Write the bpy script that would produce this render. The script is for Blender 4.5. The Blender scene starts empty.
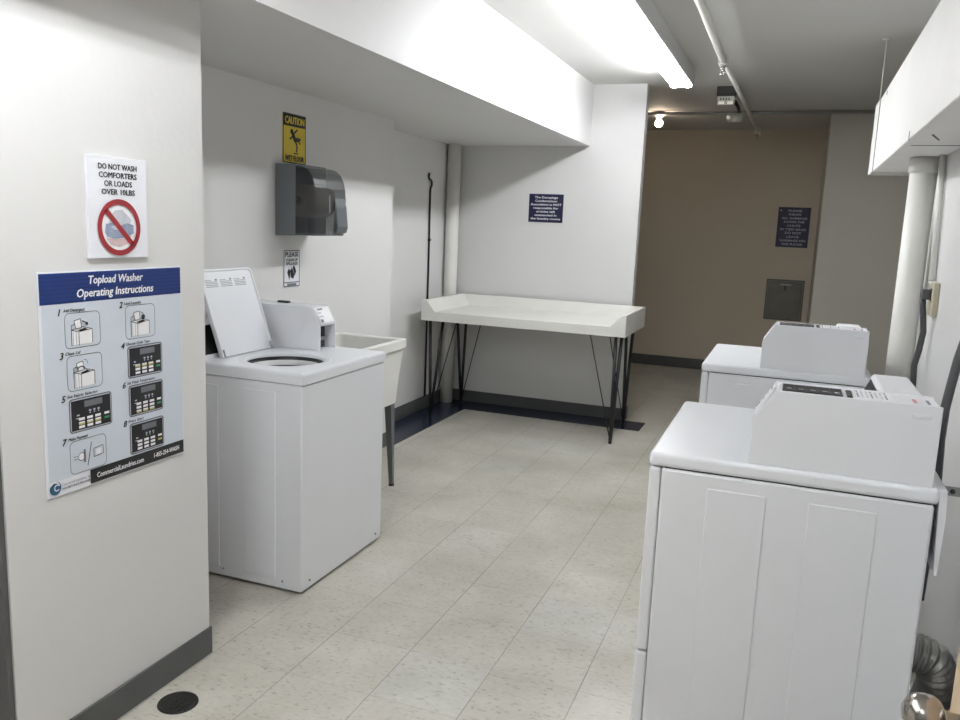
import bpy, bmesh, math, random
from mathutils import Vector, Matrix
random.seed(7)
PI = math.pi
scn = bpy.context.scene
COL = scn.collection

# ------------------------------------------------------------------ materials
MATS = {}
def mat(name, col, rough=.5, metal=0., spec=.5, bump=0., bscale=60., var=0., vscale=3., emit=None, estr=0.):
    if name in MATS: return MATS[name]
    m = bpy.data.materials.new(name); m.use_nodes = True
    nt = m.node_tree; b = nt.nodes['Principled BSDF']
    b.inputs['Base Color'].default_value = (*col, 1)
    b.inputs['Roughness'].default_value = rough
    b.inputs['Metallic'].default_value = metal
    b.inputs['Specular IOR Level'].default_value = spec
    tc = nt.nodes.new('ShaderNodeTexCoord')
    if var:
        n = nt.nodes.new('ShaderNodeTexNoise'); n.inputs['Scale'].default_value = vscale; n.inputs['Detail'].default_value = 4
        nt.links.new(tc.outputs['Object'], n.inputs['Vector'])
        r = nt.nodes.new('ShaderNodeValToRGB')
        r.color_ramp.elements[0].position = .3; r.color_ramp.elements[1].position = .7
        r.color_ramp.elements[0].color = (*[c*(1-var) for c in col], 1)
        r.color_ramp.elements[1].color = (*[min(1, c*(1+var)) for c in col], 1)
        nt.links.new(n.outputs['Fac'], r.inputs['Fac']); nt.links.new(r.outputs['Color'], b.inputs['Base Color'])
    if bump:
        n2 = nt.nodes.new('ShaderNodeTexNoise'); n2.inputs['Scale'].default_value = bscale; n2.inputs['Detail'].default_value = 3
        nt.links.new(tc.outputs['Object'], n2.inputs['Vector'])
        bp = nt.nodes.new('ShaderNodeBump'); bp.inputs['Strength'].default_value = bump; bp.inputs['Distance'].default_value = .004
        nt.links.new(n2.outputs['Fac'], bp.inputs['Height']); nt.links.new(bp.outputs['Normal'], b.inputs['Normal'])
    if emit:
        b.inputs['Emission Color'].default_value = (*emit, 1); b.inputs['Emission Strength'].default_value = estr
    MATS[name] = m
    return m

PAINT = mat('white_wall_paint', (.68, .675, .67), .55, bump=.12, bscale=45, var=.015, vscale=1.6)
CEIL = mat('ceiling_paint', (.64, .635, .62), .75, bump=.15, bscale=60, var=.02, vscale=1.2)
TAN = mat('beige_corridor_paint', (.60, .53, .425), .6, bump=.12, bscale=45, var=.03, vscale=1.0)
REAR = mat('rear_low_bounce_grey', (.30, .30, .30), .6)  # unseen rear wall, colour darkened to cut bounce light
OLIVE = mat('grey_corridor_paint', (.52, .50, .44), .6, bump=.12, bscale=45, var=.02, vscale=1.2)
BASE = mat('grey_vinyl_baseboard', (.085, .088, .088), .4, var=.08, vscale=6)
ENAMEL = mat('white_enamel', (.82, .835, .87), .28, var=.01, vscale=2)
CASEM = mat('painted_steel_case', (.79, .80, .83), .38, bump=.05, bscale=250)
CABINET = mat('cabinet_enamel', (.78, .79, .82), .35, var=.01, vscale=3)
SEAM = mat('dark_seam', (.03, .03, .032), .6)
BLACK = mat('black_plastic', (.012, .012, .013), .35)
BLACKM = mat('black_painted_steel', (.012, .012, .013), .45)
RUBBER = mat('dark_rubber', (.03, .031, .034), .6)
CORDM = mat('grey_cord', (.07, .07, .075), .5)
CHROME = mat('chrome', (.62, .61, .60), .16, metal=1)
NICKEL = mat('brushed_nickel', (.42, .39, .36), .2, metal=1)
STEEL = mat('galvanised_steel', (.36, .37, .38), .38, metal=.9, var=.1, vscale=12)
DARKST = mat('dull_chute_steel', (.13, .125, .11), .45, metal=.5, var=.12, vscale=9)
LAMINATE = mat('cream_laminate', (.77, .765, .725), .4, var=.015, vscale=3)
SINKM = mat('ivory_plastic', (.72, .715, .685), .4, var=.015, vscale=5)
PIPEW = mat('white_painted_pipe', (.74, .73, .69), .5, var=.04, vscale=5)
DUCTW = mat('white_painted_duct', (.80, .785, .77), .55, bump=.2, bscale=18, var=.03, vscale=3)
SIGNW = mat('sign_white', (.80, .81, .86), .3)
SIGNG = mat('sign_pale_grey', (.62, .67, .74), .3, var=.03, vscale=3)
NAVY = mat('sign_navy', (.008, .008, .045), .45)
ROYAL = mat('sign_royal_blue', (.006, .030, .17), .35)
ROYAL2 = mat('sign_deep_blue', (.004, .018, .12), .35)
YELLOW = mat('sign_yellow', (.72, .56, .06), .4)
RED = mat('sign_red', (.30, .018, .025), .35)
INK = mat('print_black', (.012, .012, .014), .4)
INKG = mat('print_grey', (.16, .17, .19), .4)
PRW = mat('print_white', (.86, .86, .88), .4)
PRPALE = mat('print_pale', (.55, .56, .66), .4)
LINEN_A = mat('print_bedding_grey', (.55, .57, .62), .5, var=.12, vscale=40)
LINEN_B = mat('print_bedding_blue', (.25, .30, .40), .5, var=.25, vscale=50)
LINEN_C = mat('print_bedding_pink', (.60, .45, .46), .5, var=.12, vscale=50)
TEAL = mat('print_teal', (.01, .085, .17), .4)
KEYY = mat('print_key_yellow', (.55, .52, .20), .4)
KEYG = mat('print_key_green', (.05, .30, .12), .4)
DISPG = mat('grey_dispenser_plastic', (.17, .185, .20), .4)
LEVER = mat('dark_lever_plastic', (.10, .11, .12), .3)
WOODT = mat('pale_wood', (.50, .38, .25), .5, var=.1, vscale=8)
OUTLET = mat('beige_outlet_plastic', (.50, .46, .34), .45)
FOIL = mat('flexible_foil', (.50, .50, .48), .3, metal=.9, bump=.8, bscale=30)
BORDER = mat('dark_blue_vinyl_tile', (.012, .017, .040), .25, var=.25, vscale=30)
DRAINM = mat('dark_drain_iron', (.012, .012, .010), .7, bump=.8, bscale=120)
PAPER = mat('brown_paper_roll', (.20, .17, .14), .8)
FIXM = mat('white_fixture_enamel', (.62, .62, .62), .4)
BULB = mat('lit_warm_bulb', (.9, .9, .9), .4, emit=(1.0, .80, .60), estr=60)
GLOWSPOT = mat('pale_glowing_spot', (.85, .85, .80), .2, emit=(1, .93, .8), estr=.25)  # pale spots with a weak emission

def smoke_mat():
    m = bpy.data.materials.new('smoked_translucent_plastic'); m.use_nodes = True
    nt = m.node_tree; b = nt.nodes['Principled BSDF']
    b.inputs['Base Color'].default_value = (.06, .064, .068, 1); b.inputs['Roughness'].default_value = .22
    b.inputs['Alpha'].default_value = .66
    return m
SMOKE = smoke_mat()

def floor_mat():
    m = bpy.data.materials.new('speckled_vinyl_tile'); m.use_nodes = True
    nt = m.node_tree; N = nt.nodes; L = nt.links; b = N['Principled BSDF']
    tc = N.new('ShaderNodeTexCoord')
    mp = N.new('ShaderNodeMapping'); mp.inputs['Location'].default_value = (1.444/.3048, -2.14/.3048, 0)
    mp.inputs['Scale'].default_value = (1/.3048, 1/.3048, 1)
    L.new(tc.outputs['Object'], mp.inputs['Vector'])
    fl = N.new('ShaderNodeVectorMath'); fl.operation = 'FLOOR'; L.new(mp.outputs[0], fl.inputs[0])
    fr = N.new('ShaderNodeVectorMath'); fr.operation = 'FRACTION'; L.new(mp.outputs[0], fr.inputs[0])
    wn = N.new('ShaderNodeTexWhiteNoise'); wn.noise_dimensions = '2D'; L.new(fl.outputs[0], wn.inputs['Vector'])
    def math_(op, a, bb=None, c=None):
        n = N.new('ShaderNodeMath'); n.operation = op
        for i, v in enumerate((a, bb, c)):
            if v is None: continue
            if isinstance(v, (int, float)): n.inputs[i].default_value = v
            else: L.new(v, n.inputs[i])
        return n.outputs[0]
    sp = N.new('ShaderNodeSeparateXYZ'); L.new(fr.outputs[0], sp.inputs[0])
    dx = math_('MINIMUM', sp.outputs[0], math_('SUBTRACT', 1, sp.outputs[0]))
    dy = math_('MINIMUM', sp.outputs[1], math_('SUBTRACT', 1, sp.outputs[1]))
    # joint wear: joints fade in and out
    jn = N.new('ShaderNodeTexNoise'); jn.inputs['Scale'].default_value = 2.2; jn.inputs['Detail'].default_value = 2
    L.new(tc.outputs['Object'], jn.inputs['Vector'])
    jx = math_('MULTIPLY', math_('LESS_THAN', dx, .0065), math_('MULTIPLY_ADD', jn.outputs['Fac'], 1.3, -.15))
    jy = math_('MULTIPLY', math_('LESS_THAN', dy, .0055), math_('MULTIPLY_ADD', jn.outputs['Fac'], .9, -.22))
    joint = math_('MAXIMUM', jx, jy)
    # streaky speckle turned 90 degrees on alternate tiles
    off = N.new('ShaderNodeVectorMath'); off.operation = 'MULTIPLY_ADD'
    L.new(wn.outputs['Color'], off.inputs[0]); off.inputs[1].default_value = (9, 9, 9); L.new(tc.outputs['Object'], off.inputs[2])
    sm = N.new('ShaderNodeMapping'); sm.inputs['Scale'].default_value = (50, 85, 1); L.new(off.outputs[0], sm.inputs['Vector'])
    sn = N.new('ShaderNodeTexNoise'); sn.inputs['Scale'].default_value = 1; sn.inputs['Detail'].default_value = 4
    L.new(sm.outputs[0], sn.inputs['Vector'])
    r1 = N.new('ShaderNodeValToRGB'); e = r1.color_ramp.elements
    e[0].position = .30; e[0].color = (.36, .335, .28, 1); e[1].position = .40; e[1].color = (.52, .50, .445, 1)
    e2 = e.new(.75); e2.color = (.57, .55, .50, 1)
    L.new(sn.outputs['Fac'], r1.inputs['Fac'])
    # dirt clouds
    dn = N.new('ShaderNodeTexNoise'); dn.inputs['Scale'].default_value = 1.7; dn.inputs['Detail'].default_value = 5; dn.inputs['Roughness'].default_value = .62
    L.new(tc.outputs['Object'], dn.inputs['Vector'])
    r2 = N.new('ShaderNodeValToRGB'); r2.color_ramp.elements[0].position = .32; r2.color_ramp.elements[0].color = (.74, .73, .70, 1)
    r2.color_ramp.elements[1].position = .66; r2.color_ramp.elements[1].color = (1.06, 1.06, 1.06, 1)
    L.new(dn.outputs['Fac'], r2.inputs['Fac'])
    mx = N.new('ShaderNodeMix'); mx.data_type = 'RGBA'; mx.blend_type = 'MULTIPLY'; mx.inputs['Factor'].default_value = 1
    L.new(r1.outputs['Color'], mx.inputs[6]); L.new(r2.outputs['Color'], mx.inputs[7])
    # per tile tint, a few cooler replacement tiles
    r3 = N.new('ShaderNodeValToRGB'); e = r3.color_ramp.elements; e[0].position = 0; e[0].color = (.97, .97, .96, 1)
    e[1].position = .9; e[1].color = (1.03, 1.03, 1.03, 1); k = e.new(.94); k.color = (1.02, 1.04, 1.07, 1)
    L.new(wn.outputs['Value'], r3.inputs['Fac'])
    m2 = N.new('ShaderNodeMix'); m2.data_type = 'RGBA'; m2.blend_type = 'MULTIPLY'; m2.inputs['Factor'].default_value = 1
    L.new(mx.outputs[2], m2.inputs[6]); L.new(r3.outputs['Color'], m2.inputs[7])
    m3 = N.new('ShaderNodeMix'); m3.data_type = 'RGBA'; L.new(joint, m3.inputs['Factor'])
    L.new(m2.outputs[2], m3.inputs[6]); m3.inputs[7].default_value = (.10, .092, .078, 1)
    L.new(m3.outputs[2], b.inputs['Base Color'])
    rr = N.new('ShaderNodeMapRange'); L.new(dn.outputs['Fac'], rr.inputs['Value'])
    rr.inputs['To Min'].default_value = .22; rr.inputs['To Max'].default_value = .40
    L.new(rr.outputs[0], b.inputs['Roughness']); b.inputs['Specular IOR Level'].default_value = .45
    bp = N.new('ShaderNodeBump'); bp.inputs['Strength'].default_value = .06; bp.inputs['Distance'].default_value = .002
    L.new(dn.outputs['Fac'], bp.inputs['Height']); L.new(bp.outputs['Normal'], b.inputs['Normal'])
    return m
FLOORM = floor_mat()

# ------------------------------------------------------------------ mesh builder
class MB:
    """collects shapes in one bmesh with several materials"""
    def __init__(s): s.bm = bmesh.new(); s.mats = []
    def mi(s, m):
        if m not in s.mats: s.mats.append(m)
        return s.mats.index(m)
    def _fin(s, geom_faces, m, smooth=False):
        i = s.mi(m)
        for f in geom_faces: f.material_index = i; f.smooth = smooth
    def box(s, x0, x1, y0, y1, z0, z1, m, bevel=0, seg=2):
        t = bmesh.new()
        bmesh.ops.create_cube(t, size=1)
        for v in t.verts:
            v.co = Vector(((x0+x1)/2+v.co.x*(x1-x0), (y0+y1)/2+v.co.y*(y1-y0), (z0+z1)/2+v.co.z*(z1-z0)))
        if bevel: bmesh.ops.bevel(t, geom=list(t.edges), offset=bevel, segments=seg, affect='EDGES', profile=.5)
        s.merge(t, m); return s
    def merge(s, t, m, smooth=False, M=None):
        if M is not None: bmesh.ops.transform(t, matrix=M, verts=list(t.verts))
        bmesh.ops.recalc_face_normals(t, faces=list(t.faces))
        mp = {}
        for v in t.verts: mp[v] = s.bm.verts.new(v.co)
        i = s.mi(m)
        for f in t.faces:
            try: nf = s.bm.faces.new([mp[v] for v in f.verts])
            except ValueError: continue
            nf.material_index = i; nf.smooth = smooth
        t.free()
    def prism(s, pts, axis, a, b, m, bevel=0, seg=2):
        """extrude polygon; axis 'x': pts=(y,z), 'y': pts=(x,z), 'z': pts=(x,y)"""
        t = bmesh.new()
        def P(p, k):
            return {'x': (k, p[0], p[1]), 'y': (p[0], k, p[1]), 'z': (p[0], p[1], k)}[axis]
        A = [t.verts.new(P(p, a)) for p in pts]; B = [t.verts.new(P(p, b)) for p in pts]
        t.faces.new(A); t.faces.new(B)
        n = len(pts)
        for i in range(n): t.faces.new([A[i], A[(i+1) % n], B[(i+1) % n], B[i]])
        bmesh.ops.recalc_face_normals(t, faces=list(t.faces))
        if bevel: bmesh.ops.bevel(t, geom=list(t.edges), offset=bevel, segments=seg, affect='EDGES', profile=.5)
        s.merge(t, m); return s
    def tube(s, pts, r, m, n=12, cap=True, radii=None):
        pts = [Vector(p) for p in pts]; t = bmesh.new(); rings = []
        up = None
        for i, p in enumerate(pts):
            d = (pts[min(i+1, len(pts)-1)]-pts[max(i-1, 0)]).normalized()
            if up is None:
                up = Vector((0, 0, 1)) if abs(d.z) < .9 else Vector((1, 0, 0))
            a = d.cross(up).normalized(); b = a.cross(d).normalized(); up = b
            rr = radii[i] if radii else r
            rings.append([t.verts.new(p+a*rr*math.cos(2*PI*k/n)+b*rr*math.sin(2*PI*k/n)) for k in range(n)])
        for i in range(len(rings)-1):
            for k in range(n): t.faces.new([rings[i][k], rings[i][(k+1) % n], rings[i+1][(k+1) % n], rings[i+1][k]])
        if cap: t.faces.new(rings[0]); t.faces.new(rings[-1])
        s.merge(t, m, smooth=True)
        return s
    def lathe(s, prof, m, M=None, n=24):
        """prof: (r,z) about local z"""
        t = bmesh.new(); rings = []
        for r, z in prof:
            if r < 1e-6: rings.append([t.verts.new((0, 0, z))])
            else: rings.append([t.verts.new((r*math.cos(2*PI*k/n), r*math.sin(2*PI*k/n), z)) for k in range(n)])
        for A, B in zip(rings, rings[1:]):
            for k in range(n):
                q = [A[k % len(A)], A[(k+1) % len(A)], B[(k+1) % len(B)], B[k % len(B)]]
                q = [v for i, v in enumerate(q) if v not in q[:i]]
                if len(q) > 2:
                    try: t.faces.new(q)
                    except ValueError: pass
        s.merge(t, m, smooth=True, M=M); return s
    def sphere(s, c, r, m, n=16):
        t = bmesh.new(); bmesh.ops.create_uvsphere(t, u_segments=n, v_segments=n//2+2, radius=1)
        rr = r if isinstance(r, tuple) else (r, r, r)
        for v in t.verts: v.co = Vector((c[0]+v.co.x*rr[0], c[1]+v.co.y*rr[1], c[2]+v.co.z*rr[2]))
        s.merge(t, m, smooth=True); return s
    def build(s, name, parent=None, loc=None, autosmooth=False):
        me = bpy.data.meshes.new(name); s.bm.to_mesh(me); s.bm.free()
        for m in s.mats: me.materials.append(m)
        o = bpy.data.objects.new(name, me); COL.objects.link(o)
        if parent: o.parent = parent
        if loc: o.location = loc
        return o

def tag(o, label, cat, group=None, kind=None):
    o['label'] = label; o['category'] = cat
    if group: o['group'] = group
    if kind: o['kind'] = kind
    return o
def thing(name, label, cat, loc=(0, 0, 0), rz=0, group=None):
    o = bpy.data.objects.new(name, None); o.empty_display_size = .1; COL.objects.link(o)
    o.location = loc; o.rotation_euler = (0, 0, rz)
    return tag(o, label, cat, group)
def struct(o, label=None):
    o['kind'] = 'structure'
    if label: o['label'] = label
    return o
def B(x0, x1, y0, y1, z0, z1, m, bevel=0): return MB().box(x0, x1, y0, y1, z0, z1, m, bevel)

# ------------------------------------------------------------------ setting
CZ = 2.586           # ceiling
SZ, SX = 2.127, -1.565   # soffit underside, soffit face
XN, XR = -2.451, -2.72   # left wall, recessed left wall
YB = 6.374           # back wall
PX, PY0, PY1 = -1.76, 1.39, 2.134
WR = .545            # right wall
def S(name, mb, label=None): return struct(mb.build(name), label)
S('floor', B(-4.2, 2.4, -1.7, 9.5, -.06, 0, FLOORM))
S('ceiling', B(-4.2, 2.4, -1.7, 9.5, CZ, CZ+.06, CEIL))
S('ceiling_soffit', B(XR-.1, SX, -1.7, YB, SZ, CZ, PAINT), 'low white dropped soffit above the washer')
S('wall_left', B(XN-.12, XN, -1.7, 4.79, 0, SZ, PAINT))
S('wall_left_recess', B(XR-.12, XR, 4.67, YB+.1, 0, SZ, PAINT))
S('wall_pillar', B(XN, PX, PY0, PY1, 0, SZ, PAINT), 'white wall end carrying the washer instruction sign')
S('wall_back', B(XR-.12, -1.156, YB, YB+.10, 0, CZ, PAINT))
S('wall_far', B(-4.2, 2.4, 9.275, 9.4, 0, CZ, TAN))
S('wall_far_corner', B(.174, 2.4, 7.91, 9.275, 0, CZ, OLIVE))
S('wall_right', B(WR, WR+.12, -1.7, 5.02, 0, CZ, PAINT))
S('wall_corridor_right', B(2.28, 2.4, 5.02, 7.91, 0, CZ, OLIVE))
S('wall_corridor_return', B(WR+.12, 2.4, 4.9, 5.02, 0, CZ, OLIVE))
S('wall_corridor_left', B(-4.2, -4.08, YB, 9.275, 0, CZ, TAN))
S('wall_rear', B(-4.2, 2.4, -1.7, -1.58, 0, CZ, REAR))

def skirt(name, x0, x1, y0, y1, h):
    S(name, B(x0, x1, y0, y1, 0, h, BASE, .003))
skirt('baseboard_pillar', PX, PX+.008, PY0, PY1, .098)
skirt('baseboard_pillar_side', XN, PX+.008, PY1, PY1+.006, .098)
skirt('baseboard_left', XN, XN+.008, PY1+.01, 4.79, .1)
skirt('baseboard_left_recess', XR, XR+.008, 4.79, YB, .1)
skirt('baseboard_back', XR+.01, -1.156, YB-.008, YB, .095)
skirt('baseboard_back_end', -1.156, -1.148, YB-.008, YB+.1, .095)
skirt('baseboard_far', -4.0, .17, 9.262, 9.275, .115)
skirt('baseboard_far_corner', .174, 2.2, 7.90, 7.91, .115)
skirt('baseboard_right', WR-.008, WR, -1.5, 5.0, .1)
S('trim_1', B(XR+.01, -2.412, 4.79, YB-.3048, 0, .0012, BORDER), 'dark blue tile border along the recessed left wall')
S('trim_2', B(XR+.01, -.98, YB-.3048, YB-.009, 0, .0012, BORDER), 'dark blue tile border under the folding table')

S('wall_end_dark_sheet', B(XN, PX-.004, 1.374, 1.389, 0, SZ, mat('shaded_wall_end_grey', (.10, .10, .10), .5), .002), 'dark grey sheet over the near face of the white wall end, toned to stay shaded')  # added sheet, shade put into its grey so the near face stays dark

# door standing open at the right, only its knob shows
door = struct(B(.262, .305, .27, 1.222, .008, 2.05, WOODT, .003).build('door_1'), 'pale wooden door standing open beside the camera')
Mx = Matrix.Translation((.262, 1.095, .913)) @ Matrix.Rotation(-PI/2, 4, 'Y')
MB().lathe([(0, .004), (.030, .004), (.031, .001), (.031, 0), (0, 0)][::-1] if False else [(0, 0), (.031, 0), (.031, .003), (.026, .008), (.012, .010), (0, .010)], NICKEL, Mx).build('door_rosette', door)
kn = MB().lathe([(.0095, .008), (.0095, .026), (.011, .028), (.011, .031), (.013, .033), (.020, .037), (.0255, .045), (.0265, .055), (.0245, .066), (.019, .074), (.010, .079), (0, .080)], NICKEL, Mx, 32).build('door_knob', door)
kn['label'] = 'shiny round nickel door knob'

# ------------------------------------------------------------------ lamps
def fluorescent(name, label, x, y0, y1, group=None, flange=True, power=50):
    TUBE = mat('lit_fluorescent_tube' + ('' if flange else '_%d' % power), (.9, .9, .9), .4, emit=(.965, .985, 1.0), estr=power)
    t = thing(name, label, 'ceiling light', (x, (y0+y1)/2, CZ), 0)
    h = (y1-y0)/2
    b = MB()
    if not flange: b.prism([(-.085, 0), (-.085, -.050), (.085, -.050), (.085, 0)], 'y', -h, h, FIXM)
    else: b.prism([(-.085, 0), (-.085, -.050), (.070, -.050), (.070, -.100), (.078, -.100), (.078, 0)], 'y', -h, h, FIXM)
    b.build('fixture_body', t)
    for sx in (-.047, .042):
        MB().tube([(sx, -h+.03, -.098), (sx, h-.03, -.098)], .0185, TUBE, 12).build('fluorescent_tube', t)
    for sy in (-1, 1):
        MB().box(-.080, .069, min(sy*(h-.022), sy*h), max(sy*(h-.022), sy*h), -.112, -.045, FIXM, .004).build('lamp_holder', t)
    return t
fluorescent('fluorescent_light', 'bright twin-tube fluorescent ceiling light running along the aisle', -.838, 3.50, 5.92, None, True, 50)
fluorescent('fluorescent_light', 'twin-tube fluorescent ceiling light above the frame, near the white wall end', -1.14, -.55, 1.85, None, False, 42)
fluorescent('fluorescent_light', 'added unseen fill light behind the camera, shaped as a short twin-tube fluorescent', -.45, -1.45, -.25, None, False, 20)  # added fill lamp, lifts the lower wall end and machine sides

t = thing('bulb_light', 'small glowing warm bulb on the corridor ceiling conduit', 'light bulb', (-1.30, 7.88, CZ))
MB().lathe([(0, 0), (.055, 0), (.055, -.03), (.03, -.045), (.02, -.06), (0, -.06)], FIXM).build('lamp_holder', t)
MB().sphere((0, 0, -.100), .036, BULB).build('bulb', t)

# conduit and sprinkler pipe on the ceiling
tag(MB().tube([(-3.9, 7.83, 2.563), (2.2, 7.80, 2.563)], .014, STEEL, 8).build('ceiling_conduit'),
    'thin grey conduit crossing the corridor ceiling past the glowing bulb', 'conduit')
t = thing('sprinkler_pipe', 'white sprinkler pipe running along the ceiling with two sprinkler heads', 'sprinkler pipe', (-.52, 6.0, 2.53))
MB().tube([(.018, -4.6, 0), (.0, -.68, 0)], .021, PIPEW, 12).tube([(.0, -.70, 0), (.05, 3.1, 0)], .0165, PIPEW, 12).build('pipe', t)
for y, z in ((-.66, 0), (2.85, 0)):
    x = .0 if y < 0 else .045
    MB().box(x-.028, x+.028, y-.05, y+.05, -.028, .028, PIPEW, .01).build('pipe_tee', t)
    hd = MB(); Mh = Matrix.Translation((x, y, -.03))
    hd.lathe([(0, 0), (.013, 0), (.013, -.018), (.007, -.022), (.007, -.028)], CHROME, Mh, 12)
    hd.tube([(x-.006, y, -.045), (x-.013, y, -.062), (x-.003, y, -.078)], .0022, CHROME, 6)
    hd.tube([(x+.006, y, -.045), (x+.013, y, -.062), (x+.003, y, -.078)], .0022, CHROME, 6)
    hd.lathe([(0, -.046), (.018, -.046), (.018, -.050), (0, -.050)], CHROME, Mh, 12)
    hd.build('sprinkler_head', t)
for y in (-2.2, 0.6):
    MB().tube([(.008, y, .0), (.008, y, .056)], .004, STEEL, 6).build('pipe_hanger', t)

t = thing('ceiling_box', 'small ceiling box, dark above and pale below, beside the sprinkler pipe', 'ceiling box', (-.60, 6.6, CZ))
MB().box(-.068, .068, -.05, .05, -.072, 0, mat('dark_grey_box', (.06, .06, .06), .5), .005).build('mounting_base', t)
lo = MB().prism([(-.064, -.072), (-.058, -.135), (.058, -.135), (.064, -.072)], 'y', -.047, .047, mat('pale_box', (.60, .59, .54), .45), .004)
for k in range(4): lo.box(-.04+.02*k, -.032+.02*k, -.0485, -.046, -.10, -.085, SEAM)
lo.build('housing', t)
for x in (-.030, .034):
    MB().box(x-.022, x+.022, -.052, -.046, -.130, -.108, GLOWSPOT, .003).build('bright_spot', t)
t = thing('ceiling_fitting', 'small pale round fitting on a dark bracket near the corridor conduit', 'ceiling fitting', (-.585, 7.3, CZ))
MB().tube([(-.0, -.25, -.02), (.03, -.1, -.06), (.035, 0, -.10)], .014, RUBBER, 8).build('bracket', t)
MB().lathe([(0, -.10), (.06, -.10), (.068, -.12), (.055, -.165), (0, -.17)], mat('pale_box', (.60, .59, .54), .45), None, 16).build('fitting_body', t)
MB().sphere((-.045, -.045, -.135), .016, GLOWSPOT, 10).build('bright_spot', t)

# ------------------------------------------------------------------ signs
def text_bm(body, bold=0., shear=0., space=1.0):
    cu = bpy.data.curves.new('t', 'FONT'); cu.body = body; cu.size = 1; cu.offset = bold; cu.shear = shear
    cu.space_character = space; cu.resolution_u = 2
    o = bpy.data.objects.new('t', cu)
    me = bpy.data.meshes.new_from_object(o)
    t = bmesh.new(); t.from_mesh(me)
    bpy.data.objects.remove(o); bpy.data.curves.remove(cu); bpy.data.meshes.remove(me)
    return t
class Flat(MB):
    """flat print in sign space: u right, v up, layers towards the viewer (local -Y)"""
    def text(s, body, u, v, h, m, layer=1, width=None, align='c', bold=.02, shear=0., space=1.0, rot=0):
        d = bold*h*1.3
        for k, (du, dv) in enumerate(((0, 0),) if bold <= 0 else ((-d, 0), (d, 0), (0, d*.6), (0, -d*.6))): s._text(body, u+du, v+dv, h, m, layer+.12*k, width, align, shear, space, rot)
        return s
    def _text(s, body, u, v, h, m, layer, width, align, shear, space, rot):
        t = text_bm(body, 0, shear, space)
        xs = [p.co.x for p in t.verts]
        if not xs: return s
        x0, x1 = min(xs), max(xs); sx = sy = h/.72
        if width: sx = width/(x1-x0)
        for p in t.verts:
            X = (p.co.x-x0)*sx; Y = p.co.y*sy
            if align == 'c': X -= (x1-x0)*sx/2
            p.co = Vector((u+X*math.cos(rot)-Y*math.sin(rot), -(.0006*layer), v+X*math.sin(rot)+Y*math.cos(rot)))
        s.mergeflat(t, m); return s
    def mergeflat(s, t, m):
        mp = {v: s.bm.verts.new(v.co) for v in t.verts}; i = s.mi(m)
        for f in t.faces:
            try: nf = s.bm.faces.new([mp[v] for v in f.verts])
            except ValueError: continue
            nf.material_index = i
            nf.normal_update()
            if nf.normal.y > 0: nf.normal_flip()
        t.free()
    def poly(s, pts, m, layer=1):
        t = bmesh.new(); t.faces.new([t.verts.new((p[0], -.0006*layer, p[1])) for p in pts]); s.mergeflat(t, m); return s
    def rect(s, u0, v0, u1, v1, m, layer=1): return s.poly([(u0, v0), (u1, v0), (u1, v1), (u0, v1)], m, layer)
    def disc(s, u, v, r, m, layer=1, ry=None, n=32):
        return s.poly([(u+r*math.cos(2*PI*k/n), v+(ry or r)*math.sin(2*PI*k/n)) for k in range(n)], m, layer)
    def ring(s, u, v, r, r2, m, layer=1, n=48, a0=0, a1=2*PI):
        for k in range(n):
            a, b = a0+(a1-a0)*k/n, a0+(a1-a0)*(k+1)/n
            s.poly([(u+r*math.cos(a), v+r*math.sin(a)), (u+r*math.cos(b), v+r*math.sin(b)),
                    (u+r2*math.cos(b), v+r2*math.sin(b)), (u+r2*math.cos(a), v+r2*math.sin(a))], m, layer)
        return s
    def line(s, pts, w, m, layer=1):
        for (a, b), (c, d) in zip(pts, pts[1:]):
            l = math.hypot(c-a, d-b) or 1; nx, ny = -(d-b)/l*w/2, (c-a)/l*w/2
            s.poly([(a+nx, b+ny), (a-nx, b-ny), (c-nx, d-ny), (c+nx, d+ny)], m, layer)
        return s
    def rrect(s, u0, v0, u1, v1, r, m, layer=1, w=None):
        P = []
        for cx, cy, a in ((u1-r, v1-r, 0), (u0+r, v1-r, PI/2), (u0+r, v0+r, PI), (u1-r, v0+r, 1.5*PI)):
            P += [(cx+r*math.cos(a+PI/2*k/5), cy+r*math.sin(a+PI/2*k/5)) for k in range(6)]
        if w: s.line(P+[P[0]], w, m, layer)
        else: s.poly(P, m, layer)
        return s
def sign(name, label, loc, rz, w, h, m, th=.003, cat='sign', group=None):
    """origin = bottom centre of the panel's front face"""
    t = thing(name, label, cat, loc, rz, group)
    MB().box(-w/2, w/2, 0, th, 0, h, m, .0006, 1).build('sign_panel', t)
    return t
RX = PI/2   # sign faces +X

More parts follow.
